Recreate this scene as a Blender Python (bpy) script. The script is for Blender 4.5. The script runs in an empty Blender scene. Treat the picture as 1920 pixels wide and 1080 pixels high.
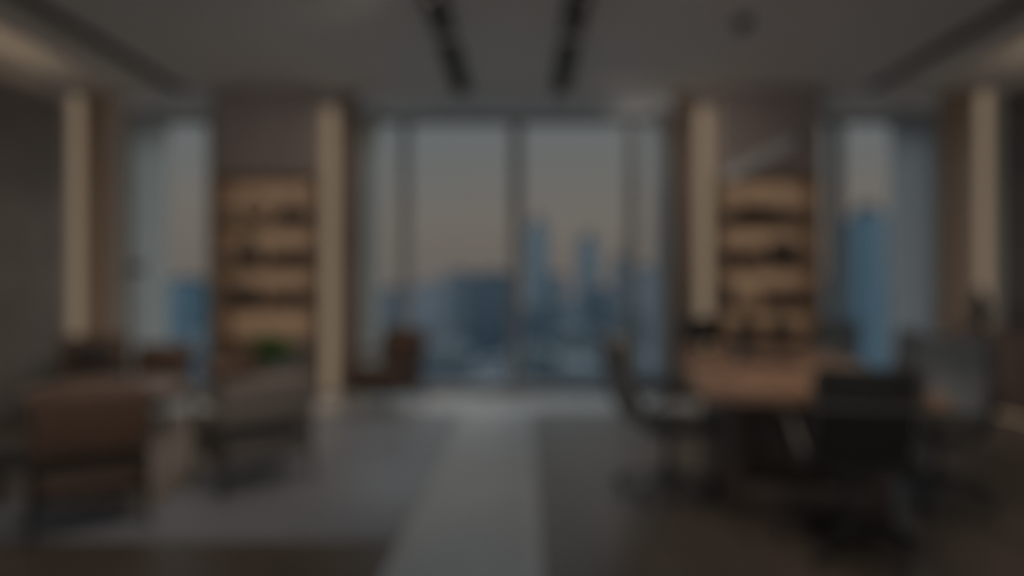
import bpy, bmesh, math, random
from mathutils import Vector, Matrix
random.seed(7)
PI = math.pi
SC = bpy.context.scene
COL = SC.collection

# ------------------------------------------------------------------ camera, sky, exposure
F_PX, VPX, VPY, CAM_Z = 1200.0, 980.0, 545.0, 1.3
cam_d = bpy.data.cameras.new('camera')
cam = bpy.data.objects.new('camera', cam_d); COL.objects.link(cam)
cam.location = (0, 0, CAM_Z); cam.rotation_euler = (PI/2, 0, 0)
cam_d.sensor_width = 36.0
cam_d.lens = 36.0*F_PX/1920.0
cam_d.shift_x = -(VPX-960)/1920.0
cam_d.shift_y = (VPY-540)/1920.0
cam_d.clip_end = 6000; cam_d.clip_start = 0.05
cam_d.dof.use_dof = True                     # the whole office is out of focus
cam_d.dof.focus_distance = 0.40
cam_d.dof.aperture_fstop = 1.2
cam_d.dof.aperture_blades = 0
SC.camera = cam
SC.view_settings.view_transform = 'Standard'
SC.view_settings.look = 'None'
SC.view_settings.gamma = 1.0
SC.view_settings.use_curve_mapping = False
SC.view_settings.exposure = -3.0

def W(px, y):  return (px-VPX)/F_PX*y          # pixel column -> metres at depth y
def Z(py, y):  return CAM_Z-(py-VPY)/F_PX*y    # pixel row -> height at depth y

SKY_ZENITH, SKY_BACK = 15.0, 2.6
world = bpy.data.worlds.new('dusk_sky'); SC.world = world
world.use_nodes = True
nt = world.node_tree; nt.nodes.clear()
n_out = nt.nodes.new('ShaderNodeOutputWorld'); n_bg = nt.nodes.new('ShaderNodeBackground')
n_tc = nt.nodes.new('ShaderNodeTexCoord'); n_sep = nt.nodes.new('ShaderNodeSeparateXYZ')
n_ramp = nt.nodes.new('ShaderNodeValToRGB'); n_noise = nt.nodes.new('ShaderNodeTexNoise')
n_map = nt.nodes.new('ShaderNodeMapping'); n_add = nt.nodes.new('ShaderNodeMath'); n_mul = nt.nodes.new('ShaderNodeMath')
n_mr = nt.nodes.new('ShaderNodeMapRange')
nt.links.new(n_tc.outputs['Generated'], n_sep.inputs[0])
nt.links.new(n_tc.outputs['Generated'], n_map.inputs['Vector'])
n_map.inputs['Scale'].default_value = (2.2, 2.2, 9.0)
nt.links.new(n_map.outputs[0], n_noise.inputs['Vector'])
n_noise.inputs['Scale'].default_value = 1.3; n_noise.inputs['Detail'].default_value = 3
n_mul.operation = 'MULTIPLY_ADD'; n_mul.inputs[1].default_value = 0.10; n_mul.inputs[2].default_value = -0.05
nt.links.new(n_noise.outputs[0], n_mul.inputs[0])
n_add.operation = 'ADD'
nt.links.new(n_sep.outputs['Z'], n_add.inputs[0]); nt.links.new(n_mul.outputs[0], n_add.inputs[1])
n_mr.inputs['From Min'].default_value = -0.1; n_mr.inputs['From Max'].default_value = 0.4
nt.links.new(n_add.outputs[0], n_mr.inputs['Value'])
nt.links.new(n_mr.outputs[0], n_ramp.inputs[0])
cr = n_ramp.color_ramp
def stop(p, c):
    e = cr.elements.new(p); e.color = (*c, 1)
cr.elements[0].position = 0.0; cr.elements[0].color = (0.62, 0.70, 0.80, 1)
cr.elements[1].position = 1.0; cr.elements[1].color = (1.04, 1.20, 1.29, 1)
stop(0.18, (1.11, 1.02, 0.98)); stop(0.30, (1.24, 1.08, 0.94)); stop(0.44, (1.32, 1.20, 1.06))
stop(0.60, (1.16, 1.23, 1.21)); stop(0.80, (1.08, 1.21, 1.27))
# dusk sky, raised overhead and behind the camera as added fill for the room
n_zen = nt.nodes.new('ShaderNodeMapRange'); n_bck = nt.nodes.new('ShaderNodeMapRange'); n_sum = nt.nodes.new('ShaderNodeMath'); n_sum.operation = 'ADD'
n_zen.interpolation_type = 'SMOOTHSTEP'; n_bck.interpolation_type = 'SMOOTHSTEP'
for k, v in (('From Min', 0.34), ('From Max', 0.85), ('To Min', 1.0), ('To Max', SKY_ZENITH)): n_zen.inputs[k].default_value = v
for k, v in (('From Min', 0.1), ('From Max', -0.7), ('To Min', 0.0), ('To Max', SKY_BACK)): n_bck.inputs[k].default_value = v
nt.links.new(n_sep.outputs['Z'], n_zen.inputs['Value']); nt.links.new(n_sep.outputs['Y'], n_bck.inputs['Value'])
nt.links.new(n_zen.outputs[0], n_sum.inputs[0]); nt.links.new(n_bck.outputs[0], n_sum.inputs[1])
nt.links.new(n_ramp.outputs[0], n_bg.inputs['Color']); nt.links.new(n_sum.outputs[0], n_bg.inputs['Strength'])
nt.links.new(n_bg.outputs[0], n_out.inputs[0])

LED = (1.0, 0.76, 0.52)           # warm strip light colour
LED_WALL, LED_COVE, LED_SHELF, SPOT_W = 1.7, 38.0, 37.0, 200.0

# ------------------------------------------------------------------ materials
def mat(name, col, rough=0.5, metal=0.0, col2=None, scale=8.0, stretch=(1, 1, 1), bump=0.0, spec=0.5, detail=4.0, sheen=0.0, trans=0.0):
    m = bpy.data.materials.new(name); m.use_nodes = True
    t = m.node_tree; b = t.nodes['Principled BSDF']
    b.inputs['Base Color'].default_value = (*col, 1)
    b.inputs['Roughness'].default_value = rough; b.inputs['Metallic'].default_value = metal
    b.inputs['Specular IOR Level'].default_value = spec
    if sheen: b.inputs['Sheen Weight'].default_value = sheen
    if col2 is not None or bump:
        tc = t.nodes.new('ShaderNodeTexCoord'); mp = t.nodes.new('ShaderNodeMapping'); nz = t.nodes.new('ShaderNodeTexNoise')
        mp.inputs['Scale'].default_value = stretch
        nz.inputs['Scale'].default_value = scale; nz.inputs['Detail'].default_value = detail
        t.links.new(tc.outputs['Object'], mp.inputs[0]); t.links.new(mp.outputs[0], nz.inputs['Vector'])
        if col2 is not None:
            mx = t.nodes.new('ShaderNodeMix'); mx.data_type = 'RGBA'
            mx.inputs[6].default_value = (*col, 1); mx.inputs[7].default_value = (*col2, 1)
            rp = t.nodes.new('ShaderNodeValToRGB')
            rp.color_ramp.elements[0].position = 0.35; rp.color_ramp.elements[1].position = 0.65
            t.links.new(nz.outputs[0], rp.inputs[0]); t.links.new(rp.outputs[0], mx.inputs[0])
            t.links.new(mx.outputs[2], b.inputs['Base Color'])
        if bump:
            bp = t.nodes.new('ShaderNodeBump'); bp.inputs['Strength'].default_value = bump; bp.inputs['Distance'].default_value = 0.01
            t.links.new(nz.outputs[0], bp.inputs['Height']); t.links.new(bp.outputs[0], b.inputs['Normal'])
    return m

def emit(name, col, s):
    m = bpy.data.materials.new(name); m.use_nodes = True
    t = m.node_tree; t.nodes.clear()
    o = t.nodes.new('ShaderNodeOutputMaterial'); e = t.nodes.new('ShaderNodeEmission')
    e.inputs[0].default_value = (*col, 1); e.inputs[1].default_value = s
    t.links.new(e.outputs[0], o.inputs[0]); return m

def glass(name, tint):
    m = bpy.data.materials.new(name); m.use_nodes = True
    t = m.node_tree; t.nodes.clear()
    o = t.nodes.new('ShaderNodeOutputMaterial'); tr = t.nodes.new('ShaderNodeBsdfTransparent'); g = t.nodes.new('ShaderNodeBsdfGlossy')
    mx = t.nodes.new('ShaderNodeMixShader'); fr = t.nodes.new('ShaderNodeFresnel')
    fr.inputs[0].default_value = 1.12; tr.inputs[0].default_value = (*tint, 1); g.inputs['Roughness'].default_value = 0.02
    t.links.new(fr.outputs[0], mx.inputs[0]); t.links.new(tr.outputs[0], mx.inputs[1]); t.links.new(g.outputs[0], mx.inputs[2])
    t.links.new(mx.outputs[0], o.inputs[0]); return m

def sheer(name, col, through=0.25):
    m = bpy.data.materials.new(name); m.use_nodes = True
    t = m.node_tree; t.nodes.clear()
    o = t.nodes.new('ShaderNodeOutputMaterial'); tr = t.nodes.new('ShaderNodeBsdfTransparent')
    tl = t.nodes.new('ShaderNodeBsdfTranslucent'); df = t.nodes.new('ShaderNodeBsdfDiffuse')
    tl.inputs[0].default_value = (*col, 1); df.inputs[0].default_value = (*col, 1)
    m1 = t.nodes.new('ShaderNodeMixShader'); m2 = t.nodes.new('ShaderNodeMixShader')
    m1.inputs[0].default_value = 0.22; m2.inputs[0].default_value = through
    t.links.new(tl.outputs[0], m1.inputs[1]); t.links.new(df.outputs[0], m1.inputs[2])
    t.links.new(m1.outputs[0], m2.inputs[1]); t.links.new(tr.outputs[0], m2.inputs[2])
    t.links.new(m2.outputs[0], o.inputs[0]); return m

def facade(name, wall, pane, sx=4.0, sz=3.6):
    m = mat(name, wall, 0.5)
    t = m.node_tree; b = t.nodes['Principled BSDF']
    tc = t.nodes.new('ShaderNodeTexCoord'); sp = t.nodes.new('ShaderNodeSeparateXYZ'); cb = t.nodes.new('ShaderNodeCombineXYZ')
    ad = t.nodes.new('ShaderNodeMath'); ad.operation = 'ADD'
    br = t.nodes.new('ShaderNodeTexBrick'); br.offset = 0.0
    t.links.new(tc.outputs['Object'], sp.inputs[0])
    t.links.new(sp.outputs['X'], ad.inputs[0]); t.links.new(sp.outputs['Y'], ad.inputs[1])
    t.links.new(ad.outputs[0], cb.inputs[0]); t.links.new(sp.outputs['Z'], cb.inputs[1]); t.links.new(cb.outputs[0], br.inputs['Vector'])
    br.inputs['Scale'].default_value = 1.0; br.inputs['Brick Width'].default_value = sx; br.inputs['Row Height'].default_value = sz
    br.inputs['Mortar Size'].default_value = 0.5; br.inputs['Mortar Smooth'].default_value = 0.1
    br.inputs['Color1'].default_value = (*pane, 1); br.inputs['Color2'].default_value = (*[c*0.8 for c in pane], 1); br.inputs['Mortar'].default_value = (*wall, 1)
    t.links.new(br.outputs['Color'], b.inputs['Base Color'])
    return m

def planks(name, c1, c2, rough):
    m = mat(name, c1, rough)
    t = m.node_tree; b = t.nodes['Principled BSDF']
    tc = t.nodes.new('ShaderNodeTexCoord'); mp = t.nodes.new('ShaderNodeMapping'); br = t.nodes.new('ShaderNodeTexBrick')
    mp.inputs['Rotation'].default_value = (0, 0, PI/2)
    t.links.new(tc.outputs['Object'], mp.inputs[0]); t.links.new(mp.outputs[0], br.inputs['Vector'])
    br.inputs['Scale'].default_value = 1.0; br.inputs['Brick Width'].default_value = 1.6; br.inputs['Row Height'].default_value = 0.19
    br.inputs['Mortar Size'].default_value = 0.003
    br.inputs['Color1'].default_value = (*c1, 1); br.inputs['Color2'].default_value = (*c2, 1); br.inputs['Mortar'].default_value = (*[c*0.5 for c in c1], 1)
    t.links.new(br.outputs['Color'], b.inputs['Base Color'])
    return m

M = dict(
    floor=planks('dark_plank_floor', (0.128, 0.104, 0.086), (0.103, 0.083, 0.068), 0.36),
    stone=mat('pale_stone', (0.50, 0.53, 0.545), 0.22, col2=(0.465, 0.49, 0.505), scale=2.0),
    stone_band=mat('pale_stone_band', (0.76, 0.77, 0.77), 0.22, col2=(0.70, 0.71, 0.71), scale=2.0),
    ceiling=mat('ceiling_paint', (0.86, 0.83, 0.80), 0.8),
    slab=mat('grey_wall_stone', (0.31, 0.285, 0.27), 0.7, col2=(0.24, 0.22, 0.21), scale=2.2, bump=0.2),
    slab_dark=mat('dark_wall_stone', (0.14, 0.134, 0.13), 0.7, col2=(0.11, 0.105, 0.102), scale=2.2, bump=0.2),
    wall=mat('wall_paint', (0.58, 0.55, 0.52), 0.7),
    panel_wood=mat('panel_wood', (0.54, 0.42, 0.32), 0.5, col2=(0.46, 0.35, 0.265), scale=6, stretch=(4, 4, 0.3)),
    soffit=mat('soffit_veneer', (0.48, 0.415, 0.39), 0.6, col2=(0.415, 0.36, 0.337), scale=4, stretch=(3, 3, 0.4)),
    oak=mat('shelf_oak', (0.64, 0.53, 0.44), 0.5, col2=(0.56, 0.46, 0.375), scale=5, stretch=(0.4, 3, 3)),
    board=mat('shelf_board', (0.27, 0.195, 0.14), 0.5, col2=(0.23, 0.165, 0.12), scale=5, stretch=(0.4, 3, 3)),
    cab_grey=mat('cabinet_grey', (0.17, 0.16, 0.155), 0.5), cab_brown=mat('cabinet_brown', (0.20, 0.12, 0.075), 0.5, col2=(0.16, 0.10, 0.065), scale=5, stretch=(3, 3, 0.4)),
    frame=mat('window_aluminium', (0.36, 0.375, 0.38), 0.4, 0.2), header=mat('window_header', (0.86, 0.92, 0.95), 0.6),
    glass=glass('window_glass', (0.985, 0.985, 0.985)),
    sheer=sheer('sheer_curtain', (0.80, 0.81, 0.79), 0.12), sheer_blue=sheer('sheer_curtain_grey_blue', (0.69, 0.71, 0.72), 0.10),
    black=mat('black_metal', (0.045, 0.045, 0.045), 0.4, 0.2), bronze=mat('dark_bronze', (0.035, 0.03, 0.026), 0.4, 0.5),
    leather=mat('brown_leather', (0.16, 0.098, 0.07), 0.45, col2=(0.13, 0.08, 0.057), scale=30, bump=0.15),
    fabric=mat('greige_fabric', (0.27, 0.235, 0.21), 0.9, col2=(0.23, 0.20, 0.18), scale=60, bump=0.2),
    pillow=mat('charcoal_fabric', (0.045, 0.042, 0.042), 0.9, col2=(0.06, 0.055, 0.055), scale=60, bump=0.2),
    rug_beige=mat('beige_pile', (0.24, 0.215, 0.195), 0.95, col2=(0.205, 0.182, 0.164), scale=40, bump=0.4),
    rug_grey=mat('grey_pile', (0.25, 0.262, 0.29), 0.38, col2=(0.22, 0.23, 0.255), scale=30, bump=0.1),
    walnut=mat('walnut', (0.36, 0.225, 0.16), 0.22, col2=(0.30, 0.185, 0.13), scale=4, stretch=(4, 0.4, 4)),
    tan=mat('light_walnut', (0.36, 0.29, 0.25), 0.4, col2=(0.31, 0.245, 0.21), scale=4, stretch=(4, 0.4, 4)),
    dark_wood=mat('dark_pedestal_wood', (0.10, 0.070, 0.058), 0.5, col2=(0.085, 0.058, 0.047), scale=5, stretch=(3, 3, 0.4)),
    rosewood=mat('console_rosewood', (0.17, 0.125, 0.11), 0.5, col2=(0.14, 0.10, 0.09), scale=5, stretch=(3, 3, 0.4)),
    chrome=mat('brushed_steel', (0.16, 0.155, 0.15), 0.5, 0.6), bl_leather=mat('black_leather', (0.035, 0.035, 0.033), 0.55, bump=0.1, scale=40, spec=0.3),
    gr_mesh=mat('grey_mesh', (0.38, 0.36, 0.345), 0.6), bl_mesh=mat('blue_grey_mesh', (0.075, 0.092, 0.108), 0.45),
    rubber=mat('black_rubber', (0.04, 0.04, 0.04), 0.6), screen=mat('dark_screen', (0.01, 0.01, 0.011), 0.25),
    pot=mat('grey_ceramic', (0.16, 0.155, 0.15), 0.6), soil=mat('soil', (0.03, 0.022, 0.016), 0.9),
    leaf=mat('leaf_green', (0.11, 0.30, 0.045), 0.5, col2=(0.08, 0.22, 0.03), scale=8), stem=mat('stem_green', (0.06, 0.09, 0.03), 0.6),
    vase=mat('dark_ceramic', (0.04, 0.032, 0.032), 0.4), vase_blue=mat('slate_ceramic', (0.06, 0.065, 0.085), 0.3), bronze_art=mat('bronze_art', (0.12, 0.07, 0.045), 0.4, 0.4),
    book=mat('brown_book_cover', (0.13, 0.085, 0.06), 0.6), book2=mat('dark_book_cover', (0.06, 0.045, 0.038), 0.6), paper=mat('paper', (0.55, 0.48, 0.38), 0.8),
    bar=mat('pale_metal', (0.88, 0.92, 0.93), 0.45), white=mat('white_plaster', (0.7, 0.7, 0.68), 0.6),
    led_wall=emit('led_wall', LED, LED_WALL), led_cove=emit('led_cove', LED, LED_COVE), led_shelf=emit('led_shelf', LED, LED_SHELF), led_low=emit('led_low', LED, 4.0), lamp=emit('lamp_lens', (1.0, 0.82, 0.62), 3.0),
    roof=mat('tower_roof', (0.042, 0.054, 0.063), 0.8),
    ground=mat('city_ground', (0.042, 0.058, 0.070), 0.9, col2=(0.034, 0.048, 0.058), scale=0.02),
)
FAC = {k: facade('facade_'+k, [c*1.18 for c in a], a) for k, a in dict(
    dark=(0.030, 0.055, 0.080), mid=(0.072, 0.098, 0.120), pale=(0.125, 0.150, 0.176), teal=(0.062, 0.116, 0.155), low=(0.038, 0.058, 0.074)).items()}  # bluish city haze is put into these facade colours, mostly paler farther off

# ------------------------------------------------------------------ mesh helpers
class MB:
    def __init__(s): s.bm = bmesh.new(); s.mi = 0
    def _fin(s, verts, mtx=None):
        if mtx is not None: bmesh.ops.transform(s.bm, matrix=mtx, verts=verts)
        if s.mi:
            for f in {f for v in verts for f in v.link_faces}: f.material_index = s.mi
    def box(s, c, d, bev=0.0, seg=2, mtx=None, puff=0.0):
        r = bmesh.ops.create_cube(s.bm, size=1.0); vs = r['verts']
        bmesh.ops.scale(s.bm, vec=d, verts=vs)
        if bev > 0:
            es = list({e for v in vs for e in v.link_edges})
            rb = bmesh.ops.bevel(s.bm, geom=es, offset=min(bev, min(d)*0.48), segments=seg, profile=0.5, affect='EDGES')
            vs = list({v for f in rb['faces'] for v in f.verts} | {v for v in vs if v.is_valid})
        bmesh.ops.translate(s.bm, vec=c, verts=vs); s._fin(vs, mtx); return s
    def lathe(s, prof, n=20, c=(0, 0, 0), mtx=None):
        rings = []; vs = []
        for r, z in prof:
            if r < 1e-5: ring = [s.bm.verts.new((c[0], c[1], c[2]+z))]
            else: ring = [s.bm.verts.new((c[0]+r*math.cos(2*PI*k/n), c[1]+r*math.sin(2*PI*k/n), c[2]+z)) for k in range(n)]
            rings.append(ring); vs += ring
        for a, b in zip(rings, rings[1:]):
            for k in range(n):
                q = [a[k % len(a)], a[(k+1) % n % len(a)], b[(k+1) % n % len(b)], b[k % len(b)]]
                u = []
                for v in q:
                    if v not in u: u.append(v)
                if len(u) >= 3: s.bm.faces.new(u)
        for ring in (rings[0], rings[-1]):
            if len(ring) > 2: s.bm.faces.new(ring)
        s._fin(vs, mtx); return s
    def tube(s, pts, r, n=8, closed=False, flat=None):
        pts = [Vector(p) for p in pts]; rings = []; N = len(pts); vs = []
        for i, p in enumerate(pts):
            if closed: t = pts[(i+1) % N]-pts[i-1]
            else: t = pts[min(i+1, N-1)]-pts[max(i-1, 0)]
            t.normalize()
            up = Vector((0, 0, 1)) if abs(t.z) < 0.9 else Vector((1, 0, 0))
            a = t.cross(up).normalized(); b = a.cross(t).normalized()
            ra = r if not hasattr(r, '__len__') else r[i]
            rb = ra if flat is None else flat
            ring = [s.bm.verts.new(p+a*ra*math.cos(2*PI*k/n)+b*rb*math.sin(2*PI*k/n)) for k in range(n)]
            rings.append(ring); vs += ring
        prs = list(zip(rings, rings[1:])) + ([(rings[-1], rings[0])] if closed else [])
        for a, b in prs:
            for k in range(n): s.bm.faces.new((a[k], a[(k+1) % n], b[(k+1) % n], b[k]))
        if not closed: s.bm.faces.new(rings[0]); s.bm.faces.new(rings[-1])
        s._fin(vs); return s
    def sheet(s, fn, nu, nv, th):
        """a curved panel with thickness: fn(u, v) -> (point, normal)"""
        fr, bk = [], []
        for i in range(nu+1):
            a, b = [], []
            for j in range(nv+1):
                p, nrm = fn(i/nu, j/nv); p = Vector(p); nrm = Vector(nrm).normalized()
                a.append(s.bm.verts.new(p+nrm*th/2)); b.append(s.bm.verts.new(p-nrm*th/2))
            fr.append(a); bk.append(b)
        F = s.bm.faces.new
        for i in range(nu):
            for j in range(nv):
                F((fr[i][j], fr[i+1][j], fr[i+1][j+1], fr[i][j+1])); F((bk[i][j], bk[i][j+1], bk[i+1][j+1], bk[i+1][j]))
        for i in range(nu):
            F((fr[i][0], bk[i][0], bk[i+1][0], fr[i+1][0])); F((fr[i][nv], fr[i+1][nv], bk[i+1][nv], bk[i][nv]))
        for j in range(nv):
            F((fr[0][j], fr[0][j+1], bk[0][j+1], bk[0][j])); F((fr[nu][j], bk[nu][j], bk[nu][j+1], fr[nu][j+1]))
        return s
    def build(s, name, m, parent=None, smooth=True):
        bmesh.ops.recalc_face_normals(s.bm, faces=s.bm.faces)
        me = bpy.data.meshes.new(name); s.bm.to_mesh(me); s.bm.free()
        for mm in (m if isinstance(m, (list, tuple)) else [m]): me.materials.append(mm)
        if smooth:
            for p in me.polygons: p.use_smooth = True
            try: me.set_sharp_from_angle(angle=math.radians(40))
            except Exception: pass
        o = bpy.data.objects.new(name, me); COL.objects.link(o)
        if parent is not None: o.parent = parent
        return o

def tag(o, label=None, cat=None, group=None, kind=None):
    if label: o['label'] = label
    if cat: o['category'] = cat
    if group: o['group'] = group
    if kind: o['kind'] = kind
    return o
def thing(name, label, cat, loc=(0, 0, 0), rz=0.0, group=None):
    o = bpy.data.objects.new(name, None); COL.objects.link(o)
    o.location = loc; o.rotation_euler = (0, 0, rz); o.empty_display_size = 0.1
    return tag(o, label, cat, group)
def kids(o): return [c for c in COL.objects if c.parent is o]
def copy_tree(o, parent=None):
    c = o.copy(); COL.objects.link(c)
    if parent is not None: c.parent = parent
    for ch in kids(o): copy_tree(ch, c)
    return c
def rest(o, loc):
    """move a one-mesh thing"""
    o.location = loc; return o
def struct(name, mb, m, parent=None):
    o = mb.build(name, m, parent)
    if parent is None: o['kind'] = 'structure'
    return o
def B(c, d, bev=0.0): return MB().box(c, d, bev)
def span(x0, x1, y0, y1, z0, z1, bev=0.0):
    return MB().box(((x0+x1)/2, (y0+y1)/2, (z0+z1)/2), (abs(x1-x0), abs(y1-y0), abs(z1-z0)), bev)

# ------------------------------------------------------------------ room shell
CEIL, YB, YN = 3.75, 8.0, -2.6
XL, XR = -5.3, 5.35
struct('floor', span(XL-0.2, XR+0.2, YN-0.2, YB+0.4, -0.2, 0.0), M['floor'])
struct('ceiling', span(XL-0.2, XR+0.2, YN-0.2, YB+0.4, CEIL, CEIL+0.25), M['ceiling'])
struct('wall_left', span(XL-0.2, XL, YN, YB+0.3, 0, CEIL), M['wall'])
struct('wall_right', span(XR, XR+0.2, YN, YB+0.3, 0, CEIL), M['wall'])
# unseen glazing added behind the camera, lets in frontal fill light
struct('wall_near', span(XL-0.2, XR+0.2, YN-0.2, YN, 3.4, CEIL), M['wall'])
root = struct('window_4', span(XL-0.2, XR+0.2, YN-0.2, YN, 0, 0.25), M['frame'])
for k in range(8): B((XL+(XR-XL)*k/7, YN-0.1, 1.825), (0.10, 0.14, 3.15), 0.006).build('mullion', M['frame'], root)
for k in range(7): B((XL+(XR-XL)*(k+0.5)/7, YN-0.1, 1.825), ((XR-XL)/7-0.11, 0.012, 3.14)).build('pane', M['glass'], root, smooth=False)
# pale stone walkway up the middle and along the windows
struct('trim_1', span(-0.64, 0.09, -2.0, 6.86, 0.0, 0.008), M['stone'])
struct('trim_2', span(XL, XR, 6.86, YB, 0.0, 0.008), M['stone_band'])
# stone wall slabs standing off the side walls, warm light spilling over their edges
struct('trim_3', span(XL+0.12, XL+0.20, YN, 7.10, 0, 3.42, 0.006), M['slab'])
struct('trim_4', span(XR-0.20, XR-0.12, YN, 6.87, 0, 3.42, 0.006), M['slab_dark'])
# wood panels in the back corners
struct('trim_5', span(XL, XL+0.03, 7.68, YB-0.05, 0.009, CEIL, 0.004), M['panel_wood'])
struct('trim_6', span(XR-0.03, XR, 7.52, YB-0.05, 0.009, CEIL, 0.004), M['panel_wood'])
struct('trim_11', span(XL, W(211, 8), YB-0.08, YB-0.05, 0.009, CEIL, 0.004), M['panel_wood'])
struct('trim_12', span(W(1762, 8), XR, YB-0.08, YB-0.05, 0.009, CEIL, 0.004), M['panel_wood'])
# back wall pieces: corner piers, soffits over the bookcases, piers beside the middle window
struct('wall_back_left', span(XL, W(238, 8), YB-0.05, YB+0.3, 0, CEIL), M['wall'])
struct('wall_back_right', span(W(1757, 8), XR, YB-0.05, YB+0.3, 0, CEIL), M['wall'])
XB = dict(l0=W(420, 8), l1=W(604, 8), c0=W(672, 8), c1=W(1262, 8), r0=W(1336, 8), r1=W(1522, 8))
YF = 7.72                                     # front of the bookcases and of the soffits
for nm, a, b in (('trim_7', XB['l0'], XB['l1']), ('trim_8', XB['r0'], XB['r1'])):
    struct(nm, span(a, b, YF, YB+0.3, 2.72, CEIL, 0.004), M['soffit'])
    struct(nm.replace('trim', 'wall_back'), span(a, b, YB+0.1, YB+0.3, 0, 2.72), M['wall'])
M['pier_wood'] = mat('pier_wood', (0.33, 0.25, 0.20), 0.5, col2=(0.28, 0.21, 0.165), scale=6, stretch=(4, 4, 0.3))
for nm, a, b in (('trim_9', XB['l1'], XB['c0']), ('trim_10', XB['c1'], XB['r0'])):
    struct(nm, span(a, b, YB-0.04, YB+0.3, 0, CEIL, 0.004), M['pier_wood'])

def window(n, x0, x1, mull, edge=0.09):
    z1 = 3.50
    root = struct(f'window_{n}', span(x0, x1, YB+0.02, YB+0.28, z1, CEIL), M['header'])
    f = MB()
    f.box(((x0+x1)/2, YB+0.11, z1-0.04), (x1-x0, 0.14, 0.08), 0.006)
    f.box(((x0+x1)/2, YB+0.11, 0.07), (x1-x0, 0.14, 0.14), 0.006)
    f.box((x0+edge/2, YB+0.11, z1/2), (edge, 0.14, z1), 0.006); f.box((x1-edge/2, YB+0.11, z1/2), (edge, 0.14, z1), 0.006)
    f.build('window_frame', M['frame'], root)
    for x, w in mull: B((x, YB+0.11, z1/2+0.03), (w, 0.15, z1-0.2), 0.008).build('mullion', M['frame'], root)
    xs = [x0+edge] + [x for x, w in mull] + [x1-edge]
    for a, b in zip(xs, xs[1:]): B(((a+b)/2, YB+0.12, z1/2), (b-a-0.01, 0.012, z1-0.16)).build('pane', M['glass'], root, smooth=False)
    return root
window(1, W(238, 8), W(420, 8), [(W(397, 8), 0.14)], 0.05)
window(2, XB['c0'], XB['c1'], [(W(757, 8), 0.11), (W(968, 8), 0.14), (W(1187, 8), 0.12)], 0.06)
window(3, XB['r1'], W(1757, 8), [(W(1573, 8), 0.16)], 0.05)

# ------------------------------------------------------------------ sheer curtains
def curtain(label, x0, x1, m, y=7.93, tie=None):
    t = thing('sheer_curtain', label, 'curtain', ((x0+x1)/2, y, 0.012), 0, 'sheer curtains at the windows')
    w = x1-x0; nw = max(3, round(w/0.11))
    def fn(u, v):
        x = (u-0.5)*w; ph = 2*PI*nw*u
        return (x, 0.03*math.sin(ph), 0.01+v*3.46), (-0.03*math.cos(ph)*2*PI*nw/w, 1, 0)
    MB().sheet(fn, nw*8, 6, 0.003).build('curtain_fabric', m, t)
    B((0, 0, 3.50), (w+0.03, 0.05, 0.05), 0.006).build('curtain_track', M['frame'], t)
    if tie: B((tie, -0.05, 1.56), (0.22, 0.03, 0.09), 0.012).build('tieback', M['pillow'], t)
curtain('wide pale sheer curtain at the left end of the left window', W(246, 7.93), W(316, 7.93), M['sheer'], tie=-0.14)
curtain('narrow pale sheer curtain at the left edge of the middle window', W(680, 7.93), W(712, 7.93), M['sheer'])
curtain('narrow sheer curtain at the right edge of the middle window', W(1228, 7.93), W(1254, 7.93), M['sheer_blue'])
curtain('narrow pale sheer curtain beside the right bookcase', W(1530, 7.93), W(1540, 7.93), M['sheer'])
curtain('wide blue-grey sheer curtain at the right end of the right window', W(1668, 7.93), W(1750, 7.93), M['sheer_blue'])

# ------------------------------------------------------------------ strip lights
def strip_light(name, label, loc, housing, lens):
    t = thing(name, label, 'strip light', loc, 0, 'warm strip lights')
    MB().box(*housing).build('housing', M['wall'], t); MB().box(*lens).build('diffuser', M['led_wall'], t)
    return t
H = 3.6
strip_light('strip_light', 'tall warm strip light between the left bookcase and the middle window', (W(622, 8), YB-0.04, 0.009),
            ((0, -0.02, H/2+0.05), (0.20, 0.04, H+0.1), 0.004), ((0, -0.045, H/2), (0.16, 0.02, H-0.1), 0.004))
strip_light('strip_light', 'tall warm strip light between the middle window and the right bookcase', (W(1317, 8), YB-0.04, 0.009),
            ((0, -0.02, H/2+0.05), (0.20, 0.04, H+0.1), 0.004), ((0, -0.045, H/2), (0.16, 0.02, H-0.1), 0.004))
def side_light(label, x, sx, y0, y1, top):
    t = thing('strip_light', label, 'strip light', (x, (y0+y1)/2, 0), 0, 'warm strip lights')
    MB().box((sx*0.015, 0, 1.85), (0.03, y1-y0, 3.66), 0.004).build('housing', M['wall'], t)
    MB().box((sx*0.035, 0, 1.85), (0.02, 0.17, 3.5), 0.004).build('diffuser', M['led_wall'], t)
side_light('tall warm strip light at the far end of the left stone wall', XL+0.002, 1, 7.42, 7.67, 0)
side_light('tall warm strip light at the far end of the right dark wall', XR-0.002, -1, 7.22, 7.51, 0)
def cove(label, x, y1):
    t = thing('cove_light', label, 'strip light', (x, 0, 3.30), 0, 'warm strip lights')
    MB().box((0, (YN+y1)/2, 0.01), (0.045, y1-YN-0.1, 0.02), 0.003).build('housing', M['wall'], t)
    MB().box((0, (YN+y1)/2, 0.026), (0.03, y1-YN-0.14, 0.014), 0.003).build('diffuser', M['led_cove'], t)
cove('long warm light strip along the top of the left stone wall', XL+0.028, 7.10)
cove('long warm light strip along the top of the right dark wall', XR-0.028, 6.87)

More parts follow.
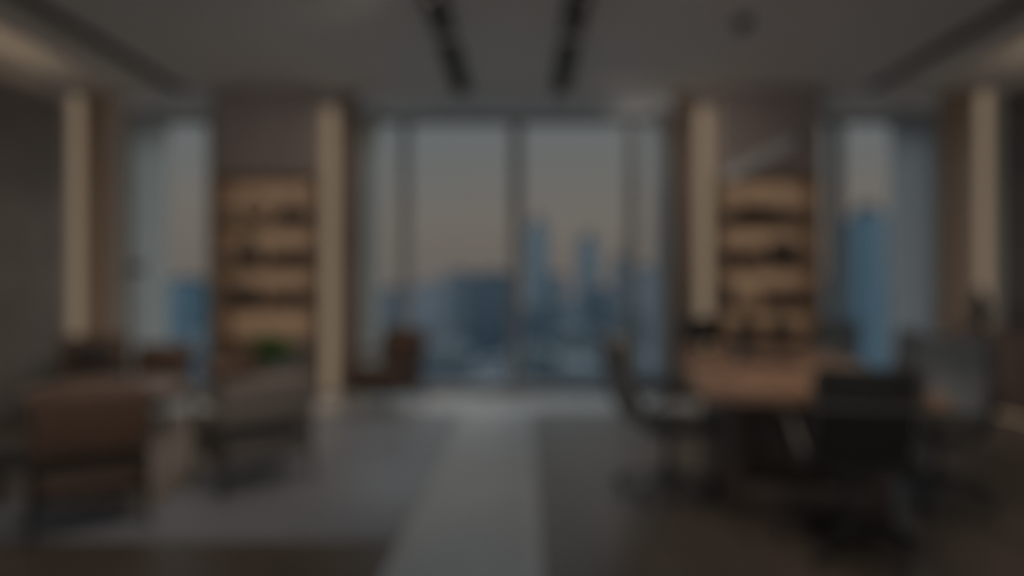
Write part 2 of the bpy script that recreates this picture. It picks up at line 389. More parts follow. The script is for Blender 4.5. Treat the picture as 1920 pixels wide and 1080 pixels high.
# ------------------------------------------------------------------ ceiling fittings
def linear_light(label, x, y0, y1, tgt):
    L = y1-y0
    t = thing('linear_downlight', label, 'ceiling light', (x, (y0+y1)/2, CEIL), 0, 'black linear downlights')
    h = MB(); h.box((0, 0, -0.005), (0.19, L, 0.01)); h.box((-0.091, 0, -0.03), (0.008, L, 0.06)); h.box((0.091, 0, -0.03), (0.008, L, 0.06))
    h.box((0, -L/2+0.004, -0.03), (0.19, 0.008, 0.06)); h.box((0, L/2-0.004, -0.03), (0.19, 0.008, 0.06))
    h.build('housing', M['black'], t)
    n = 5
    for k in range(n):
        y = -L/2+(k+0.5)*L/n
        c = MB().lathe([(0.055, -0.01), (0.055, -0.05), (0.040, -0.055), (0.034, -0.03), (0.0, -0.028)], 16, (0, y, 0)).build('baffle', M['black'], t)
        MB().lathe([(0.032, -0.030), (0.032, -0.034), (0.0, -0.034)], 14, (0, y, 0)).build('lens', M['lamp'], c)
    for k, aim in enumerate(tgt):           # the lenses are turned towards the furniture and the walls
        ld = bpy.data.lights.new('downlight_lamp', 'SPOT'); ld.energy = SPOT_W; ld.color = (1.0, 0.84, 0.69)
        ld.spot_size = math.radians(68); ld.spot_blend = 1.0; ld.shadow_soft_size = 0.05
        lo = bpy.data.objects.new('downlight_lamp', ld); COL.objects.link(lo); lo.parent = t
        p = Vector((0, -L/2+(k+0.5)*L/n, -0.075)); lo.location = p
        lo.rotation_euler = (Vector(aim)-Vector((x, (y0+y1)/2, CEIL))-p).to_track_quat('-Z', 'Y').to_euler()
AIM = dict(
    left=[[(-3.5, 5.6, 0.5), (-4.3, 6.5, 0.6), (-3.1, 7.7, 2.2), (-3.3, 5.2, 0.5), (-1.9, 6.3, 0.0)],
          [(-4.4, 6.6, 0.6), (-3.6, 6.1, 0.5), (-5.2, 7.0, 2.0), (-1.6, 6.9, 0.2), (-1.5, 7.2, 0.5)],
          [(-2.4, 3.6, 0.5), (-3.0, 5.0, 0.5), (-1.8, 4.4, 0.4), (-2.0, 6.2, 0.0), (-3.1, 7.7, 2.2)],
          [(-3.0, 3.0, 0.0), (-4.2, 5.6, 0.3), (-2.4, 2.0, 0.0), (-1.8, 6.2, 0.0), (-2.2, 3.4, 0.4)]],
    right=[[(1.9, 5.4, 0.7), (2.9, 5.2, 0.8), (3.0, 7.7, 2.2), (3.2, 6.3, 0.8), (5.2, 7.8, 2.2)],
           [(1.8, 4.3, 0.7), (2.7, 4.0, 0.8), (5.1, 6.6, 1.0), (1.1, 4.2, 0.6), (4.0, 7.5, 0.0)],
           [(1.8, 3.8, 0.7), (4.0, 5.0, 0.0), (3.2, 4.4, 0.2), (0.8, 4.0, 0.5), (3.0, 7.7, 2.2)],
           [(3.4, 4.3, 0.0), (3.0, 3.2, 0.0), (3.4, 3.4, 0.0), (4.2, 4.6, 0.2), (1.8, 3.6, 0.4)]])
for x, side in ((-0.73, 'left'), (0.46, 'right')):
    linear_light(f'far black linear downlight of the {side} row, nearest the window', x, 6.28, 7.76, AIM[side][0])
    linear_light(f'second black linear downlight of the {side} row from the window', x, 4.45, 5.98, AIM[side][1])
    linear_light(f'third black linear downlight of the {side} row from the window', x, 2.60, 4.15, AIM[side][2])
    linear_light(f'nearest black linear downlight of the {side} row', x, 0.75, 2.30, AIM[side][3])
def slot(label, x, y0, y1):
    t = thing('air_slot', label, 'air vent', (x, (y0+y1)/2, CEIL), 0, 'dark ceiling air slots')
    L = y1-y0; h = MB()
    h.box((-0.07, 0, -0.008), (0.02, L, 0.016)); h.box((0.07, 0, -0.008), (0.02, L, 0.016)); h.box((0, -L/2, -0.008), (0.16, 0.02, 0.016)); h.box((0, L/2, -0.008), (0.16, 0.02, 0.016))
    h.build('slot_frame', M['bronze'], t); B((0, 0, -0.003), (0.12, L-0.02, 0.006)).build('slot_back', M['black'], t)
    for dx in (-0.03, 0.03): B((dx, 0, -0.011), (0.008, L-0.02, 0.012)).build('vane', M['bronze'], t)
slot('long dark air slot along the left side of the ceiling', -4.17, 2.0, 7.80)
slot('long dark air slot along the right side of the ceiling', 4.22, 2.0, 7.72)
t = thing('ceiling_camera', 'small dark dome on the ceiling right of the downlights', 'ceiling camera', (W(1393, 5.8), 5.8, CEIL))
MB().lathe([(0.085, 0), (0.085, -0.02), (0.07, -0.03)], 20).build('base', M['bronze'], t)
MB().lathe([(0.065, -0.028), (0.062, -0.055), (0.045, -0.082), (0.02, -0.095), (0, -0.098)], 20).build('dome', M['screen'], t)

# ------------------------------------------------------------------ bookcases
SH = [2.13, 1.62, 1.13]                         # shelf board tops; the cabinet top is at 0.70
def bookcase(label, x0, x1, doors):
    t = thing('bookcase', label, 'bookcase', ((x0+x1)/2, YF, 0.009))
    w, d, top = x1-x0-0.012, YB+0.085-YF, 2.70
    c = MB(); c.box((-w/2+0.015, d/2, top/2), (0.03, d, top), 0.003); c.box((w/2-0.015, d/2, top/2), (0.03, d, top), 0.003); c.box((0, d/2, top-0.02), (w-0.06, d, 0.04), 0.003)
    B((0, d-0.01, 1.68), (w-0.062, 0.02, 1.95)).build('back_panel', M['oak'], t)
    c.box((0, 0.012, top-0.065), (w-0.06, 0.024, 0.06), 0.003)
    c.build('carcass', M['board'], t)
    for z in SH: MB().box((0, d/2-0.01, z-0.02), (w-0.062, d-0.024, 0.04), 0.004).box((0, 0.022, z-0.065), (w-0.062, 0.02, 0.06), 0.003).build('shelf', M['board'], t)
    for z in [top-0.04]+[s-0.04 for s in SH]:
        MB().box((0, 0.060, z-0.008), (w-0.10, 0.03, 0.016), 0.002).build('light_strip', M['led_shelf'], t)
    c = MB(); c.box((0, d/2, 0.375), (w-0.062, d-0.03, 0.61)); c.box((0, d/2+0.02, 0.035), (w-0.08, d-0.08, 0.07)); c.build('cabinet_body', M['cab_grey'], t)
    B((0, d/2-0.01, 0.682), (w-0.062, d, 0.03), 0.004).build('cabinet_top', M['board'], t)
    n = len(doors); dw = (w-0.07)/n
    for k, mm in enumerate(doors):
        x = -w/2+0.035+dw*(k+0.5)
        o = B((x, 0.004, 0.37), (dw-0.006, 0.02, 0.585), 0.003).build('door', M[mm], t)
        B((x+(dw*0.4 if k % 2 == 0 else -dw*0.4), -0.016, 0.52), (0.012, 0.02, 0.14), 0.003).build('handle', M['black'], o)
    return t
bookcase('warm-lit built-in bookcase left of the middle window', XB['l0'], XB['l1'], ['cab_brown', 'cab_brown', 'cab_grey', 'cab_grey'])
bookcase('warm-lit built-in bookcase right of the middle window, behind the conference table', XB['r0'], XB['r1'], ['cab_brown']*4)

YS = 7.86                                       # things on the shelves stand here
books = {}
def make_book(h, w, d, m):
    k = (h, w, d, m)
    mb = MB()
    mb.box((-w/2+0.003, 0, h/2), (0.006, d, h)); mb.box((w/2-0.003, 0, h/2), (0.006, d, h)); mb.box((0, -d/2+0.003, h/2), (w, 0.006, h))
    mb.mi = 1; mb.box((0, 0.004, h/2), (w-0.012, d-0.012, h-0.012))
    return mb.build('book', [M[m], M['paper']])
def book_row(label, px0, px1, z, h0, h1, kinds, group):
    x, x1 = W(px0, YS), W(px1, YS)
    protos = [make_book(h0+(h1-h0)*k/3, 0.034+0.006*(k % 3), 0.15, kinds[k % len(kinds)]) for k in range(4)]
    used = set()
    while True:
        k = random.randrange(4); w = 0.034+0.006*(k % 3)
        if x+w > x1: break
        o = protos[k] if k not in used else protos[k].copy()
        if k in used: COL.objects.link(o)
        used.add(k)
        o.location = (x+w/2, YS, z+0.009+0.0005); tag(o, label, 'book', group); x += w+0.002
    for k in range(4):
        if k not in used: bpy.data.objects.remove(protos[k])
BK, DK = ['book', 'book2', 'book'], ['book2']
book_row('low brown book at the right end of the top shelf of the left bookcase', 566, 590, SH[0], 0.10, 0.14, BK, 'books on the top shelf of the left bookcase')
book_row('brown book in the upright row right of the vase, second shelf down, left bookcase', 505, 590, SH[1], 0.15, 0.19, BK, 'books on the second shelf of the left bookcase')
book_row('brown book in the upright row on the third shelf down of the left bookcase', 502, 590, SH[2], 0.15, 0.19, ['book'], 'books on the third shelf of the left bookcase')
book_row('brown book at the left of the top shelf of the right bookcase', 1351, 1385, SH[0], 0.13, 0.17, BK, 'brown books on the top shelf of the right bookcase')
book_row('taller dark book in the middle of the top shelf of the right bookcase', 1390, 1462, SH[0], 0.17, 0.22, DK, 'dark books on the top shelf of the right bookcase')
book_row('low brown book at the right of the top shelf of the right bookcase', 1468, 1508, SH[0], 0.11, 0.15, BK, 'low books on the top shelf of the right bookcase')
book_row('brown book in the row left of the dark bowl, second shelf down, right bookcase', 1351, 1430, SH[1], 0.14, 0.19, BK, 'books on the second shelf of the right bookcase')
book_row('dark brown book in the row at the right of the third shelf, right bookcase', 1428, 1510, SH[2], 0.14, 0.18, BK+DK, 'books on the third shelf of the right bookcase')

def vessel(name, label, cat, px, z, prof, m, y=YS, n=22):
    t = MB().lathe(prof, n).build(name, M[m]); t.location = (W(px, y), y, z+0.0095); return tag(t, label, cat)
vessel('vase', 'dark bottle-shaped vase on the top shelf of the left bookcase', 'vase', 540, SH[0],
       [(0.0, 0), (0.075, 0), (0.11, 0.06), (0.115, 0.12), (0.08, 0.19), (0.035, 0.24), (0.03, 0.29), (0.042, 0.31), (0.030, 0.305), (0.0, 0.26)], 'vase')
t = thing('ring_sculpture', 'brown ring sculpture on the top shelf of the left bookcase', 'sculpture', (W(478, YS), YS, SH[0]+0.0095))
B((0, 0, 0.02), (0.16, 0.09, 0.04), 0.005).build('plinth', M['vase'], t)
MB().tube([(0.14*math.cos(2*PI*k/28), 0, 0.18+0.14*math.sin(2*PI*k/28)) for k in range(28)], 0.026, 10, True).build('ring', M['bronze_art'], t)
vessel('vase', 'dark round-bellied vase at the left of the second shelf, left bookcase', 'vase', 467, SH[1],
       [(0, 0), (0.08, 0), (0.14, 0.07), (0.145, 0.14), (0.10, 0.22), (0.06, 0.27), (0.055, 0.33), (0.07, 0.345), (0.05, 0.34), (0, 0.28)], 'vase')
vessel('vase', 'dark squat jar on the third shelf of the left bookcase', 'vase', 472, SH[2],
       [(0, 0), (0.09, 0), (0.13, 0.05), (0.135, 0.13), (0.10, 0.20), (0.07, 0.21), (0.075, 0.24), (0.055, 0.235), (0, 0.2)], 'vase')
t = thing('box', 'small dark box left of the squat jar, left bookcase', 'box', (W(440, YS), YS, SH[2]+0.0095))
B((0, 0, 0.09), (0.11, 0.14, 0.18), 0.004).build('body', M['vase_blue'], t); B((0, 0, 0.195), (0.116, 0.146, 0.03), 0.004).build('lid', M['vase'], t)
vessel('bowl', 'big dark bowl at the right of the second shelf, right bookcase', 'bowl', 1468, SH[1],
       [(0, 0), (0.08, 0), (0.09, 0.03), (0.17, 0.11), (0.20, 0.20), (0.185, 0.27), (0.17, 0.27), (0.18, 0.2), (0.13, 0.1), (0, 0.05)], 'vase')
vessel('vase', 'slim dark vase at the left of the third shelf, right bookcase', 'vase', 1364, SH[2],
       [(0, 0), (0.07, 0), (0.10, 0.06), (0.095, 0.12), (0.05, 0.18), (0.035, 0.24), (0.045, 0.26), (0.03, 0.25), (0, 0.2)], 'book2')
for px, lab in ((1402, 'left one of two dark round vases on the right bookcase cabinet top'), (1464, 'right one of two dark round vases on the right bookcase cabinet top')):
    vessel('vase', lab, 'vase', px, 0.6975, [(0, 0), (0.06, 0), (0.12, 0.07), (0.13, 0.15), (0.10, 0.23), (0.05, 0.27), (0.055, 0.30), (0.038, 0.29), (0, 0.25)], 'vase')

# pale bar slanting across the panel over the right bookcase
t = thing('wall_bar', 'pale slanting bar on the panel above the right bookcase', 'wall light', (W(1425, 7.7), YF, Z(298, 7.7)))
ang = math.atan2(Z(262, 7.7)-Z(334, 7.7), W(1492, 7.7)-W(1358, 7.7)); ln = math.hypot(W(1492, 7.7)-W(1358, 7.7), Z(262, 7.7)-Z(334, 7.7))
R = Matrix.Rotation(-ang, 4, 'Y')
MB().box((0, -0.035, 0), (ln, 0.05, 0.12), 0.01, mtx=R).build('bar', M['bar'], t)
MB().box((ln/2+0.02, -0.03, 0), (0.05, 0.06, 0.15), 0.008, mtx=R).build('end_bracket', M['bronze'], t)
MB().box((-ln/2+0.1, -0.006, 0), (0.06, 0.012, 0.08), 0.003, mtx=R).build('end_bracket', M['bronze'], t)

# ------------------------------------------------------------------ rugs
t = thing('rug', 'large plain grey rug left of the pale stone walkway', 'rug', (-2.5, 5.06, 0.0))
B((0, 0, 0.003), (3.70, 3.48, 0.006), 0.002).build('pile', M['rug_grey'], t)
r2 = thing('rug', 'beige rug under the round coffee table', 'rug', (-3.30, 5.35, 0.0065), math.radians(-3))
B((0, 0, 0.003), (2.3, 2.9, 0.006), 0.002).build('pile', M['rug_beige'], r2)
h = MB()
for sx in (-1, 1): h.box((sx*1.16, 0, 0.0035), (0.02, 2.92, 0.007), 0.002)
for sy in (-1, 1): h.box((0, sy*1.46, 0.0035), (2.34, 0.02, 0.007), 0.002)
h.build('border', M['fabric'], r2)

# ------------------------------------------------------------------ lounge armchairs
def make_armchair(label, back_m='leather', seat_m='leather', bh=0.77, w=0.58):
    t = thing('armchair', label, 'armchair', (0, 0, 0), 0, 'lounge armchairs')
    hw = w/2
    Rb = Matrix.Translation((0, -0.27, 0.43)) @ Matrix.Rotation(math.radians(10), 4, 'X')
    bk = bh-0.43
    MB().box((0, 0, bk/2), (w, 0.09, bk+0.02), 0.03, 4, mtx=Rb).build('backrest', M[back_m], t)
    MB().box((0, 0.085, bk/2+0.01), (w-0.10, 0.09, bk-0.02), 0.035, 4, mtx=Rb).build('back_cushion', M[seat_m], t)
    MB().box((0, 0.02, 0.29), (w-0.06, 0.58, 0.15), 0.02, 3).build('seat_base', M[back_m], t)
    MB().box((0, 0.06, 0.405), (w-0.10, 0.54, 0.10), 0.035, 4).build('seat_cushion', M[seat_m], t)
    fr = MB()
    fr.box((0, -0.30, 0.385), (w, 0.03, 0.035), 0.004); fr.box((0, 0.31, 0.215), (w, 0.03, 0.03), 0.004); fr.box((0, -0.28, 0.215), (w, 0.03, 0.03), 0.004)
    for s in (-1, 1): fr.box((s*(hw-0.012), 0.015, 0.215), (0.024, 0.60, 0.03), 0.004)
    fr.build('frame', M['bronze'], t)
    for sx in (-1, 1):
        for y0, y1, zt in ((0.30, 0.32, 0.56), (-0.28, -0.32, 0.40)):
            MB().tube([(sx*(hw-0.012), y1, 0.0), (sx*(hw-0.012), y0, 0.23), (sx*(hw-0.012), y0, zt)], 0.014, 8).build('leg', M['bronze'], t)
        a = MB().tube([(sx*(hw-0.012), -0.30, 0.56), (sx*(hw-0.012), 0.30, 0.56)], 0.013, 8).build('armrest', M['bronze'], t)
        B((sx*(hw-0.012), 0.02, 0.582), (0.06, 0.52, 0.03), 0.012).build('arm_pad', M[back_m], a)
    return t
def face(t, loc, d, z=0.0):
    t.location = (loc[0], loc[1], z); t.rotation_euler = (0, 0, math.atan2(-d[0], d[1])); return t
arm_a = make_armchair('brown leather armchair seen from behind, nearest at the left', bh=0.77, w=0.53)
face(arm_a, (-2.44, 3.62), (-0.54, 0.80), 0.0145)
arm_b = make_armchair('brown leather armchair beyond the round table, with a charcoal cushion', bh=0.80, w=0.62)
face(arm_b, (-4.44, 6.62), (0.9, -1.6), 0.016)
arm_c = make_armchair('brown leather armchair right of the cushioned one, before the left window', bh=0.74, w=0.52)
face(arm_c, (-3.62, 6.22), (0.12, -1.0), 0.016)
arm_e = make_armchair('brown leather armchair in front of the middle window', bh=0.86, w=0.62)
face(arm_e, (-1.54, 7.18), (-0.55, -0.9), 0.0085)
arm_d = make_armchair('greige fabric armchair on dark legs, centre left, on the grey rug', 'fabric', 'fabric', 0.72, 0.60)
face(arm_d, (-1.84, 4.37), (-0.66, 0.75), 0.0145)
c = MB().box((0, 0, 0), (0.34, 0.12, 0.26), 0.055, 4).build('cushion', M['pillow']); tag(c, 'charcoal cushion on the armchair beyond the round table', 'cushion')
c.location = (-4.28, 6.40, 0.64); c.rotation_euler = (math.radians(-14), 0, math.atan2(-0.9, -1.6)+PI)
c = MB().box((0, 0, 0), (0.30, 0.12, 0.12), 0.05, 4).build('cushion', M['leather']); tag(c, 'dark brown roll cushion on top of the greige armchair', 'cushion')
c.location = (-1.83, 4.00, 0.812); c.rotation_euler = (0, 0, math.atan2(0.66, 0.75))

# ------------------------------------------------------------------ round coffee table
t = thing('round_table', 'round light walnut table behind the nearest armchair', 'coffee table', (-3.30, 5.08, 0.0135))
MB().lathe([(0, 0.49), (0.53, 0.49), (0.57, 0.505), (0.57, 0.525), (0.555, 0.53), (0, 0.53)], 48).build('tabletop', M['tan'], t)
MB().lathe([(0.05, 0.03), (0.04, 0.10), (0.04, 0.45), (0.12, 0.49)], 20).build('pedestal', M['bronze'], t)
MB().lathe([(0, 0), (0.30, 0), (0.30, 0.015), (0.05, 0.04), (0, 0.04)], 32).build('base', M['bronze'], t)
# low dark bench at the left edge
t = thing('bench', 'low black bench at the left edge beyond the nearest armchair', 'bench', (-3.37, 3.98, 0.0135))
B((0, 0, 0.22), (0.56, 0.40, 0.09), 0.02).build('seat', M['black'], t)
for sx in (-1, 1):
    for sy in (-1, 1): MB().tube([(sx*0.24, sy*0.16, 0), (sx*0.24, sy*0.16, 0.18)], 0.014).build('leg', M['black'], t)

# ------------------------------------------------------------------ potted plant
t = thing('potted_plant', 'bushy green plant in a grey floor pot before the left bookcase', 'plant', (W(510, 6.75), 6.75, 0.0135))
MB().lathe([(0, 0), (0.15, 0), (0.17, 0.05), (0.215, 0.53), (0.215, 0.56), (0.19, 0.56), (0.185, 0.5), (0, 0.5)], 28).build('pot', M['pot'], t)
MB().lathe([(0.184, 0.50), (0.184, 0.51), (0, 0.52)], 24).build('soil', M['soil'], t)
st, lf = MB(), MB()
for k in range(52):
    a = random.uniform(0, 2*PI); r = random.uniform(0.03, 0.17); hgt = random.uniform(0.60, 0.86)
    tip = Vector((r*math.cos(a), r*math.sin(a), hgt)); st.tube([(tip.x*0.3, tip.y*0.3, 0.51), (tip.x*0.7, tip.y*0.7, 0.51+(hgt-0.51)*0.6), tuple(tip)], 0.004, 5)
    for q in range(4):
        b = a+random.uniform(-1.2, 1.2); ln2 = random.uniform(0.08, 0.13); p = tip+Vector((0, 0, -0.07*q*random.random()))
        d = Vector((math.cos(b), math.sin(b), random.uniform(-0.3, 0.6))).normalized(); sd = d.cross(Vector((0, 0, 1))).normalized(); up = sd.cross(d)
        pr = [(0, 0.003), (0.3, 0.025), (0.6, 0.028), (1.0, 0.002)]; L_, R_, C_ = [], [], []
        for f_, wd in pr:
            cpt = p+d*ln2*f_-up*0.02*f_*f_
            L_.append(lf.bm.verts.new(cpt+sd*wd+up*wd*0.3)); R_.append(lf.bm.verts.new(cpt-sd*wd+up*wd*0.3)); C_.append(lf.bm.verts.new(cpt))
        for i in range(3):
            lf.bm.faces.new((L_[i], L_[i+1], C_[i+1], C_[i])); lf.bm.faces.new((C_[i], C_[i+1], R_[i+1], R_[i]))
st.build('stems', M['stem'], t); lf.build('foliage', M['leaf'], t)

# ------------------------------------------------------------------ conference table
RZ = math.radians(-12); U = Vector((math.sin(-RZ), math.cos(RZ), 0)); V = Vector((math.cos(RZ), -math.sin(-RZ), 0))
P0 = Vector((0.95, 3.5, 0)); TW, TL, TZ = 1.27, 2.90, 0.75
def TP(v, u): return P0+V*v+U*u
ctr = TP(TW/2, TL/2)
t = thing('conference_table', 'long walnut conference table on a dark pedestal', 'table', ctr, RZ)
def slab_pts(hw, hl, z0, z1, bow=0.06, n=14):
    mb = MB(); pts = []
    for k in range(n+1): pts.append((hw-0.02+bow*math.sin(PI*k/n)*0.5, -hl+2*hl*k/n))
    for k in range(n+1): pts.append((-hw+0.02-bow*math.sin(PI*k/n)*0.5, hl-2*hl*k/n))
    lo = [mb.bm.verts.new((x, y, z0)) for x, y in pts]; hi = [mb.bm.verts.new((x, y, z1)) for x, y in pts]
    mb.bm.faces.new(lo); mb.bm.faces.new(hi); N = len(pts)
    es = []
    for k in range(N): mb.bm.faces.new((lo[k], lo[(k+1) % N], hi[(k+1) % N], hi[k]))
    return mb
slab_pts(TW/2, TL/2, TZ-0.055, TZ).build('tabletop', M['walnut'], t)
slab_pts(TW/2-0.12, TL/2-0.15, TZ-0.12, TZ-0.055).build('apron', M['dark_wood'], t)
for s in (-1, 1): B((s*0.40, 0, 0.315), (0.12, 2.24, 0.63), 0.008).build('pedestal_panel', M['dark_wood'], t)
B((0, 0, 0.09), (0.68, 2.26, 0.18), 0.008).build('plinth', M['dark_wood'], t)
B((0, -0.85, 0.40), (0.68, 0.10, 0.46), 0.006).build('cross_panel', M['dark_wood'], t)

# ------------------------------------------------------------------ conference chairs
def make_chair(label, back_m, seat_m, frame_m='chrome', top=0.97):
    t = thing('office_chair', label, 'office chair', (0, 0, 0), 0, 'chairs around the conference table')
    def back(u, v):
        z = 0.50+v*(top-0.50); y = -0.245-0.13*v-0.03*math.sin(PI*v)+0.03*(2*u-1)**2
        wd = 0.215-0.012*v
        return ((2*u-1)*wd, y, z), (0, 1, 0.25)
    MB().sheet(back, 8, 14, 0.022).build('backrest', M[back_m], t)
    def band(u, v):
        z = top-0.145+v*0.145; vv = (z-0.50)/(top-0.50); y = -0.245-0.13*vv-0.03*math.sin(PI*vv)+0.03*(2*u-1)**2
        return ((2*u-1)*(0.217-0.012*vv), y, z), (0, 1, 0.25)
    MB().sheet(band, 8, 4, 0.046).build('head_band', M[seat_m if frame_m == 'chrome' else back_m], t)
    def seat(u, v):
        x = (2*u-1)*0.235; y = -0.24+0.50*v
        return (x, y, 0.465-0.02*math.cos(2*(u-0.5)*1.2)-0.035*max(0, v-0.75)*4*max(0, v-0.75)*4+0.05*max(0, 0.2-v)*5), (0, 0, 1)
    MB().sheet(seat, 8, 12, 0.05).build('seat', M[seat_m], t)
    for s in (-1, 1):
        x = s*0.238
        MB().tube([(x, 0.25, 0.43), (x, 0.05, 0.438), (x, -0.17, 0.445), (x, -0.235, 0.48), (x-s*0.004, -0.285, 0.58), (x-s*0.008, -0.335, 0.72), (x-s*0.014, -0.365, 0.86), (x-s*0.02, -0.378, top)], 0.014, 8).build('side_rail', M[frame_m], t)
        a = MB().tube([(s*0.25, 0.10, 0.43), (s*0.275, 0.13, 0.53), (s*0.28, 0.11, 0.63), (s*0.28, 0.02, 0.665), (s*0.28, -0.12, 0.66), (s*0.272, -0.22, 0.60), (s*0.25, -0.27, 0.53)], 0.013, 8).build('armrest', M[frame_m], t)
        MB().box((s*0.28, 0.0, 0.677), (0.05, 0.24, 0.025), 0.01).build('arm_pad', M['rubber'], a)
    MB().tube([(-0.24, -0.374, top-0.17), (0.24, -0.374, top-0.17)], 0.012).build('back_bar', M[frame_m], t)
    MB().box((0, 0.0, 0.405), (0.20, 0.26, 0.045), 0.012).build('mechanism', M['black'], t)
    MB().lathe([(0.026, 0.11), (0.026, 0.25), (0.017, 0.25), (0.017, 0.40)], 16).build('gas_column', M['black'], t)
    b = MB().lathe([(0.05, 0.075), (0.055, 0.10), (0.045, 0.135), (0.03, 0.14)], 20).build('star_base', M['black'], t)
    for k in range(5):
        a = 2*PI*k/5+0.31; c, s = math.cos(a), math.sin(a)
        MB().tube([(0.03*c, 0.03*s, 0.115), (0.18*c, 0.18*s, 0.105), (0.315*c, 0.315*s, 0.075)], [0.026, 0.022, 0.016], 8, flat=0.014).build('base_leg', M['black'], b)
        w = MB(); Rm = Matrix.Translation((0.315*c, 0.315*s, 0.03)) @ Matrix.Rotation(a+0.6, 4, 'Z') @ Matrix.Rotation(PI/2, 4, 'X')
        for z in (-0.022, 0.008): w.lathe([(0, z), (0.026, z), (0.030, z+0.004), (0.030, z+0.011), (0.026, z+0.015), (0, z+0.015)], 16, mtx=Rm)
        w.tube([(0.315*c, 0.315*s, 0.03), (0.315*c, 0.315*s, 0.07)], 0.009, 8)
        w.build('caster', M['rubber'], b)
    return t
def put(t, p, d, spin=0.0):
    face(t, (p.x, p.y), d)
    return t
ch = make_chair('black leather office chair with its back to us at the near end of the table', 'bl_leather', 'bl_leather', top=0.945)
put(ch, TP(0.72, -0.13), (U.x, U.y))
ch = make_chair('grey high-back office chair on the left side of the conference table', 'gr_mesh', 'bl_leather', 'black', top=1.0)
put(ch, TP(-0.14, 0.62), (V.x*0.92+U.x*0.39, V.y*0.92+U.y*0.39))
K = make_chair('blue-grey office chair with a black seat on the right side, nearest us', 'bl_mesh', 'bl_leather', 'black', top=0.985)
face(K, (2.60, 4.02), (-0.72, -0.70))
J = copy_tree(K); J['label'] = 'middle blue-grey office chair along the right side of the table'
put(J, TP(1.42, 2.05), (-V.x, -V.y))
I = copy_tree(K); I['label'] = 'farthest blue-grey office chair, at the far right corner of the table'
face(I, (3.02, 6.48), (-0.75, -0.6))

# ------------------------------------------------------------------ things on the conference table
t = thing('monitor', 'small black monitor on the far left corner of the table', 'monitor', (1.67, 5.95, TZ+0.0005), math.radians(6))
B((0, 0, 0.006), (0.20, 0.15, 0.012), 0.004).build('base', M['black'], t); B((0, 0.03, 0.06), (0.05, 0.02, 0.11), 0.004).build('stand', M['black'], t)
p = B((0, 0.01, 0.185), (0.38, 0.03, 0.23), 0.006).build('housing', M['black'], t); B((0, -0.008, 0.187), (0.36, 0.008, 0.205), 0.001).build('screen', M['screen'], t)
t = thing('tray', 'dark oblong tray lying across the conference table', 'tray', (1.93, 4.95, TZ+0.0005), math.radians(-8))
B((0, 0, 0.006), (0.34, 0.20, 0.012), 0.003).build('base', M['vase'], t)
h = MB()
for s in (-1, 1): h.box((s*0.165, 0, 0.022), (0.012, 0.20, 0.032), 0.003); h.box((0, s*0.095, 0.022), (0.34, 0.012, 0.032), 0.003)
h.build('rim', M['vase'], t)
vessel('vase', 'small slate-blue vase left of the tray on the conference table', 'vase', 1388, TZ-0.009,
       [(0, 0), (0.04, 0), (0.06, 0.05), (0.055, 0.10), (0.028, 0.15), (0.03, 0.17), (0.02, 0.165), (0, 0.12)], 'vase_blue', 4.95)
t = thing('book', 'closed dark notebook in the tray on the conference table', 'book', (1.95, 4.95, TZ+0.013), math.radians(-3))
B((0, 0, 0.012), (0.20, 0.14, 0.024), 0.002).build('cover', M['book2'], t)

# ------------------------------------------------------------------ console along the right wall
t = thing('console_cabinet', 'low reddish-brown cabinet along the right wall', 'cabinet', (4.98, 6.30, 0))
B((0, 0, 0.47), (0.40, 1.7, 0.80), 0.004).build('body', M['rosewood'], t); B((0, 0, 0.885), (0.42, 1.74, 0.03), 0.004).build('top', M['rosewood'], t)
B((0.02, 0, 0.035), (0.30, 1.6, 0.07)).build('plinth', M['black'], t)
for k in range(3):
    d = B((-0.208, -0.56+0.56*k, 0.48), (0.018, 0.545, 0.76), 0.003).build('door', M['rosewood'], t)
    B((-0.222, -0.56+0.56*k+0.22, 0.62), (0.012, 0.012, 0.16), 0.003).build('handle', M['bronze'], d)
MB().box((-0.19, 0.0, 0.062), (0.02, 1.5, 0.012), 0.002).build('light_strip', M['led_low'], t)
t = thing('vase', 'tall black vase standing on the right-hand cabinet', 'vase', (W(1836, 6.95), 6.95, 0.9005))
MB().lathe([(0, 0), (0.06, 0), (0.085, 0.08), (0.095, 0.2), (0.08, 0.3), (0.045, 0.36), (0.04, 0.41), (0.055, 0.43), (0.04, 0.425), (0, 0.33)], 22).build('body', M['black'], t)

# ------------------------------------------------------------------ city outside
GZ = -120.0
g = B((0, 1500, GZ-1), (5000, 2900, 2)).build('ground', M['ground']); g['kind'] = 'structure'
def tower(label, px0, px1, py, y, tone, crown=None, rot=0.0):
    x0, x1, top = W(px0, y), W(px1, y), Z(py, y)
    w = x1-x0; hgt = top-GZ
    t = thing('office_tower', label, 'building', ((x0+x1)/2, y+w/2, GZ), rot, 'city towers outside the windows')
    d = max(w, 20)
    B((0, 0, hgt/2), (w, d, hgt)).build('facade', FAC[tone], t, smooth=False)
    c = MB()
    if crown == 'step': c.box((0, 0, hgt+2.5), (w*0.62, d*0.62, 5)); c.box((0, 0, hgt+6), (w*0.3, d*0.3, 3))
    elif crown == 'mast': c.box((0, 0, hgt+2), (w*0.6, d*0.6, 4)); c.lathe([(0.8, hgt), (0.3, hgt+16), (0, hgt+17)], 8)
    else: c.box((w*0.1, 0, hgt+1.2), (w*0.5, d*0.5, 2.4)); c.box((0, 0, hgt+0.4), (w, d, 0.8))
    c.build('crown', M['roof'], t, smooth=False)
    return t
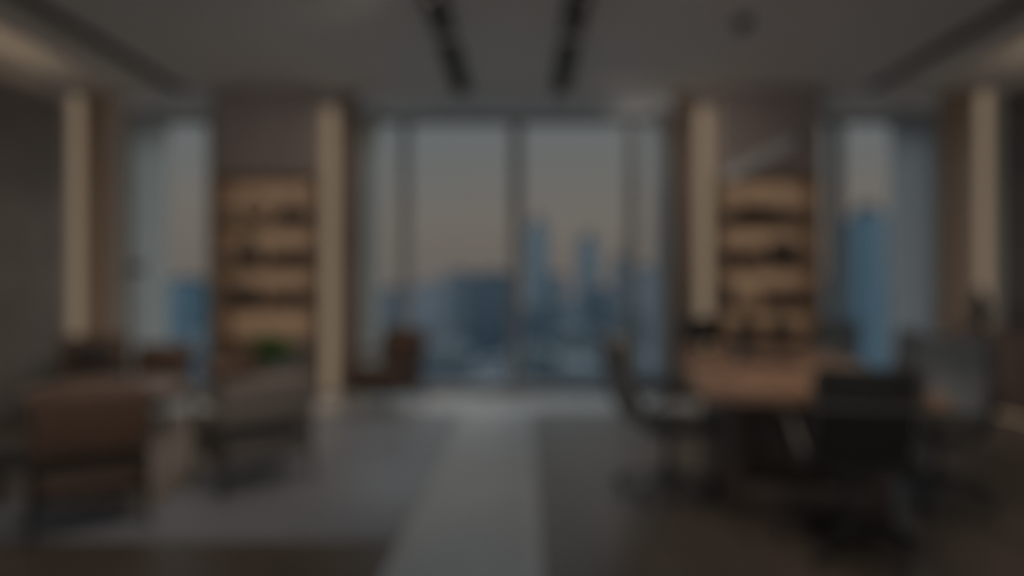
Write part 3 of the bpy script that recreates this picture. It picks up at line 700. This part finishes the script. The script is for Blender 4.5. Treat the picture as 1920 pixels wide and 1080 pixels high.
tower('big dark slab tower just left of the middle mullion', 868, 960, 516, 300, 'dark')
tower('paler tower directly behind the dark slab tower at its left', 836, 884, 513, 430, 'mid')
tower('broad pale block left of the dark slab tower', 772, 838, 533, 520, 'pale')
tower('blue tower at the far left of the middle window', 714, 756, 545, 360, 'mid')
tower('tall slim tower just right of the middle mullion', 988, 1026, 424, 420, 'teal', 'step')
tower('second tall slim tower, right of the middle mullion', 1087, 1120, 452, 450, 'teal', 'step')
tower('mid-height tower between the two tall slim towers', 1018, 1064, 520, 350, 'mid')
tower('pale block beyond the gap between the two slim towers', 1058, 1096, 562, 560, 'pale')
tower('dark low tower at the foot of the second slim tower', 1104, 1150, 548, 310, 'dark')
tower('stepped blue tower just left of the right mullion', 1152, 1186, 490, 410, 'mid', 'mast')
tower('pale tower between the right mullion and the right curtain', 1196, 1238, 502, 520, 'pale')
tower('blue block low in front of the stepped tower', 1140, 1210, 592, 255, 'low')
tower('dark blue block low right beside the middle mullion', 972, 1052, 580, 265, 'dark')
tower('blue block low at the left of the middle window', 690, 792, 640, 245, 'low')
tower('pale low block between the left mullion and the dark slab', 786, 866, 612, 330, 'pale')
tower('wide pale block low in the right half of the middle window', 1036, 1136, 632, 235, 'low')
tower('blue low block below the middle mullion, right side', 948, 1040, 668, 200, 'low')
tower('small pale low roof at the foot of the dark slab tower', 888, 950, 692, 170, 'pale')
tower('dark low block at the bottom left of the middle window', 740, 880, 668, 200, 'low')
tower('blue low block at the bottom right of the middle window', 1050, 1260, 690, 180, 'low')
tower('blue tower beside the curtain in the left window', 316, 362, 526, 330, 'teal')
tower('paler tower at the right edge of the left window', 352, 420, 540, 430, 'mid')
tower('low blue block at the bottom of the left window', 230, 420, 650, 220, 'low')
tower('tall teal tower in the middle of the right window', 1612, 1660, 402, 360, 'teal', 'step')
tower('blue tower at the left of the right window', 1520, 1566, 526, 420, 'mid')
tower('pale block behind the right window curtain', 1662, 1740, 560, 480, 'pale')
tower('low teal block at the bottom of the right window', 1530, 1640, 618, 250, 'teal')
